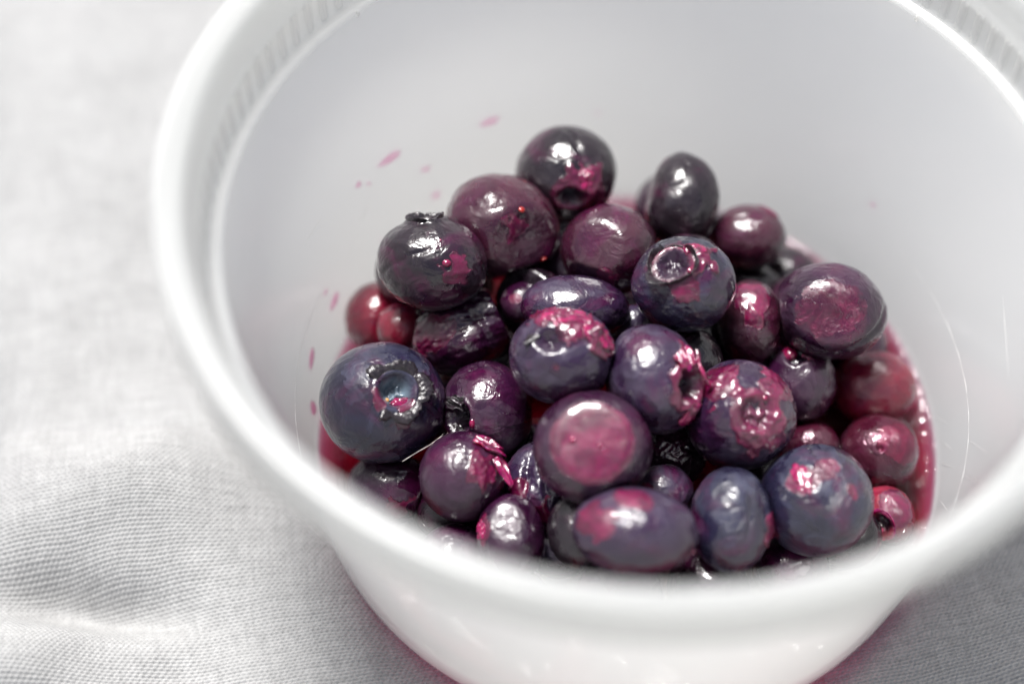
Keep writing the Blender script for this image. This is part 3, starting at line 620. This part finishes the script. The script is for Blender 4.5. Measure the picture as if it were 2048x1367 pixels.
berry(32, 'magenta blueberry with a dark open crown, lowest on the right beside the wall', (1775, 1032), 50, 60, 20, 'red', 5,
      [('pit', 1755, 1048, dict(w=.42, d=.4, rim=.04)), ('calyx', 1755, 1048, dict(w=.44, L=.14, flare=.3, pulp=1)), ('flesh', 1785, 1010, dict(w=.7, lift=.01, lump=.05))], wr=.02)
berry(33, 'tiny translucent piece of wet wrinkled skin in the gap behind the holed blueberry', (1268, 648), 38, 34, 20, 'violet', 5, wr=.05, wf=3.0, lumpy=.1)
berry(34, 'small dark blueberry deep in the gap between the upright-crowned and the lilac one', (1045, 608), 42, 40, 0, 'purple', 4, [('flesh', 1030, 600, dict(w=.3, a=.6))], wr=.03)
berry(35, 'dark flat blueberry glimpsed behind the glossy maroon one, under the brownish red one', (1512, 570), 62, 40, -15, 'charcoal', 4, wr=.01, depth=52)
berry(36, 'nearly black blueberry in shade right of the hole in the torn one', (1400, 690), 70, 70, 0, 'charcoal', 5, wr=.03)
berry(38, 'plum-coloured blueberry at the bottom front, between the glinting one and the wide one', (1115, 1095), 62, 60, 0, 'violet', 4, wr=.012)
berry(40, 'dark wet blueberry pressed against the soft red one under the upright-crowned one', (803, 655), 50, 48, 0, 'red', 4, wr=.012)
NICK = {1: 'topmost berry', 2: 'orange-seeded berry', 3: 'upright-crowned berry', 4: 'dull mauve berry', 5: 'pear-shaped berry', 6: 'brownish red berry', 7: 'spiky-crowned berry', 8: 'glossy maroon-cut berry',
        9: 'lilac oblong berry', 10: 'soft red berry', 11: 'long wrinkled berry', 12: 'jelly-topped berry', 13: 'big blue berry', 14: 'berry holed on the left', 15: 'berry with the strand', 16: 'cratered berry',
        17: 'flat-faced berry', 18: 'pink-smeared berry', 19: 'wet-knobbed berry', 20: 'red berry in juice', 21: 'berry nearest the right wall', 23: 'flapped berry', 24: 'crimson-slit berry',
        25: 'oval blue-grey berry', 26: 'wide front berry', 29: 'collapsed violet skin', 30: 'lowest left berry', 31: 'glinting berry', 32: 'lowest right berry'}
for i_, (x, y, z, r) in enumerate(FILL):
    BP[100 + i_] = (x, y, z, r); BPX[100 + i_] = 75; d = np.array([x, y, z]) - CAM; dz = d @ FW
    near = sorted(NICK, key=lambda b: np.linalg.norm(np.array(BP[b][:3]) - (x, y, z)))[:2]
    berry(100 + i_, 'dark blueberry buried under the %s and the %s' % (NICK[near[0]], NICK[near[1]]), (1024 + FPX * (d @ RT) / dz, 683.5 - FPX * (d @ UP) / dz), 75, 70, i_ * 37, 'charcoal' if i_ % 2 else 'purple', 4, wr=.02,
          group='blueberries buried in the heap')

# magenta strand between the holed berry and its neighbour
def px_at(x, y, depth): return CAM + pix_ray(x, y) * depth
def dep(b): return (np.array(BP[b][:3]) - CAM) @ FW
# ------------------------------------------------------------------ juice
JL = .58
def juice():
    nr, na = 70, 240
    rr_ = np.linspace(.02, 1, nr) ** .8; a = np.linspace(0, 2 * np.pi, na, endpoint=False)
    Rm = rwall(JL + .1) - .012
    Rg = rr_[:, None] * Rm + 0 * a; x = Rg * np.cos(a); y = Rg * np.sin(a)
    z = JL + 0 * x + .05 * fbm(np.stack([x.ravel(), y.ravel(), 0 * x.ravel()], 1) * 1.2, 2).reshape(x.shape)
    z = z + .11 * np.exp(-(Rm - Rg) / .09)
    for b, (bx, by, bz, r) in BP.items():
        rho = np.hypot(x - bx, y - by); top = bz + r
        if abs(JL - bz) < r:
            rc = math.sqrt(r * r - (JL - bz) ** 2); z = z + .20 * np.exp(-np.abs(rho - rc) / .09) * (rho < rc + .5)
    for b in (20, 21, 22):                                          # juice film drawn up over the sunken berries
        bx, by, bz, r = BP[b]; r2 = r * {20: 1.06, 21: 1.10, 22: 1.04}[b] + .02; rho = np.hypot(x - bx, y - by)
        cap = bz + np.sqrt(np.clip(r2 ** 2 - rho ** 2, 0, None)); w = sstep(r2 * 1.0, r2 * .80, rho)
        z = np.where(rho < r2, np.maximum(z, z * (1 - w) + cap * w), z)
    top = np.stack([x, y, z], -1).reshape(-1, 3)
    nb = 8; bot = []
    for rb_, zb in ((1.0, .45), (.985, .30), (.962, .19), (.93, .135), (.6, .125), (.01, .125)):
        rad = (rwall(.4) - .015 if zb >= .3 else rwall(.3) - .02) * rb_ if rb_ < 1 else rwall(zb) - .012
        bot.append(np.stack([rad * np.cos(a), rad * np.sin(a), zb + 0 * a], -1))
    V = np.concatenate([top] + bot); rows = nr + len(bot); F = grid_faces(rows, na, True)
    V = np.concatenate([V, [[0, 0, z[0].mean()], [0, 0, .125]]]); n0 = len(V) - 2
    F = [list(f)[::-1] for f in F] + [[n0, j, (j + 1) % na] for j in range(na)] + [[n0 + 1, (rows - 1) * na + (j + 1) % na, (rows - 1) * na + j] for j in range(na)]
    return mesh_obj('berry_juice', V, F, M_JUICE)
j = juice(); tag(j, 'pool of dark crimson blueberry juice in the bottom of the tub', 'juice', kind='stuff')

# juice splashes on the wall
SPL = [((978, 243), 24, 8, 20, 'pink juice streak highest on the wall above the heap'), ((778, 317), 30, 8, 33, 'longest pink juice streak on the left wall'),
       ((716, 369), 8, 5, 40, 'faint pink dot left of the tiny one under the long streak'), ((737, 367), 5, 3, 60, 'tiny pink dot just under the long streak'), ((850, 338), 11, 5, 15, 'faint pink smudge right of the long streak'),
       ((871, 390), 12, 6, 40, 'pink smudge on the wall above the upright black crown'), ((668, 602), 22, 6, 66, 'tall pink drip left of the soft red berry'), ((650, 584), 9, 2.5, 60, 'thin pink tick beside the tall drip'),
       ((622, 718), 24, 4.5, 82, 'slender pink drip on the wall above the drop beside the big blue berry'), ((626, 817), 15, 6, 90, 'bright magenta drop on the wall left of the big blue berry'), ((1746, 408), 6, 5, 0, 'single pink dot on the right-hand wall'),
       ((766, 482), 7, 4, 50, 'faint pink dot left of the upright-crowned blueberry'), ((1195, 226), 5, 4, 0, 'faint pink dot above the topmost blueberry')]
for (x, y), la, lb, ang, lab in SPL:
    p = hit_wall(x, y, 0.0); a = math.radians(ang)
    q = hit_wall(x + 10 * math.cos(a), y - 10 * math.sin(a)); n = unit((-p[0], -p[1], (5.17 - 4.22) / 5.25 * math.hypot(p[0], p[1])))
    e1 = q - p; sc1 = np.linalg.norm(e1) / 10; e1 = unit(e1 - n * (e1 @ n)); q2 = hit_wall(x - 6 * math.sin(a), y - 6 * math.cos(a)); e2 = np.cross(n, e1); sc2 = abs((q2 - p) @ e2) / 6
    D, F = get_ico(3); bl = 1 + .22 * fbm(D * 1.5 + x, 2)
    V = p + n * .004 + ((D[:, :1] * e1 * la * sc1 + D[:, 1:2] * e2 * lb * sc2 * (1 + .35 * D[:, :1])) + D[:, 2:] * n * .022) * bl[:, None]
    o = mesh_obj('juice_splash', V, F, M_SPLASH, loc=p); tag(o, lab, 'splash', 'juice splashes on the tub wall')

def strand(name, pts, R, mat, label, cat):
    pts = np.array(pts); t = np.linspace(0, 1, len(pts)); tt = np.linspace(0, 1, 30)
    P = np.stack([np.interp(tt, t, pts[:, k]) for k in range(3)], 1)
    for _ in range(6): P[1:-1] = (P[:-2] + 2 * P[1:-1] + P[2:]) / 4
    V, F = tube(P, R * (1 + .25 * np.sin(tt * 17)), 8); o = mesh_obj(name, V, F, mat, loc=P[15]); tag(o, label, cat); return o
d15 = dep(15) - .35
strand('skin_strand', [px_at(1393, 700, d15), px_at(1400, 735, d15 - .1), px_at(1412, 760, d15 - .1), px_at(1425, 775, dep(16) - .5)], .03, M_PULP,
       'thin magenta strand of skin strung from the holed blueberry to the jelly-smeared one', 'skin strand')
dd_ = dep(13) - .2
strand('fibre', [px_at(805, 922, dd_ - .3), px_at(832, 905, dd_ - .35), px_at(862, 888, dd_ - .3), px_at(885, 870, dd_ - .2)], .005, M_FIBRE,
       'fine pale fibre crossing the gap below the big blue blueberry', 'fibre')
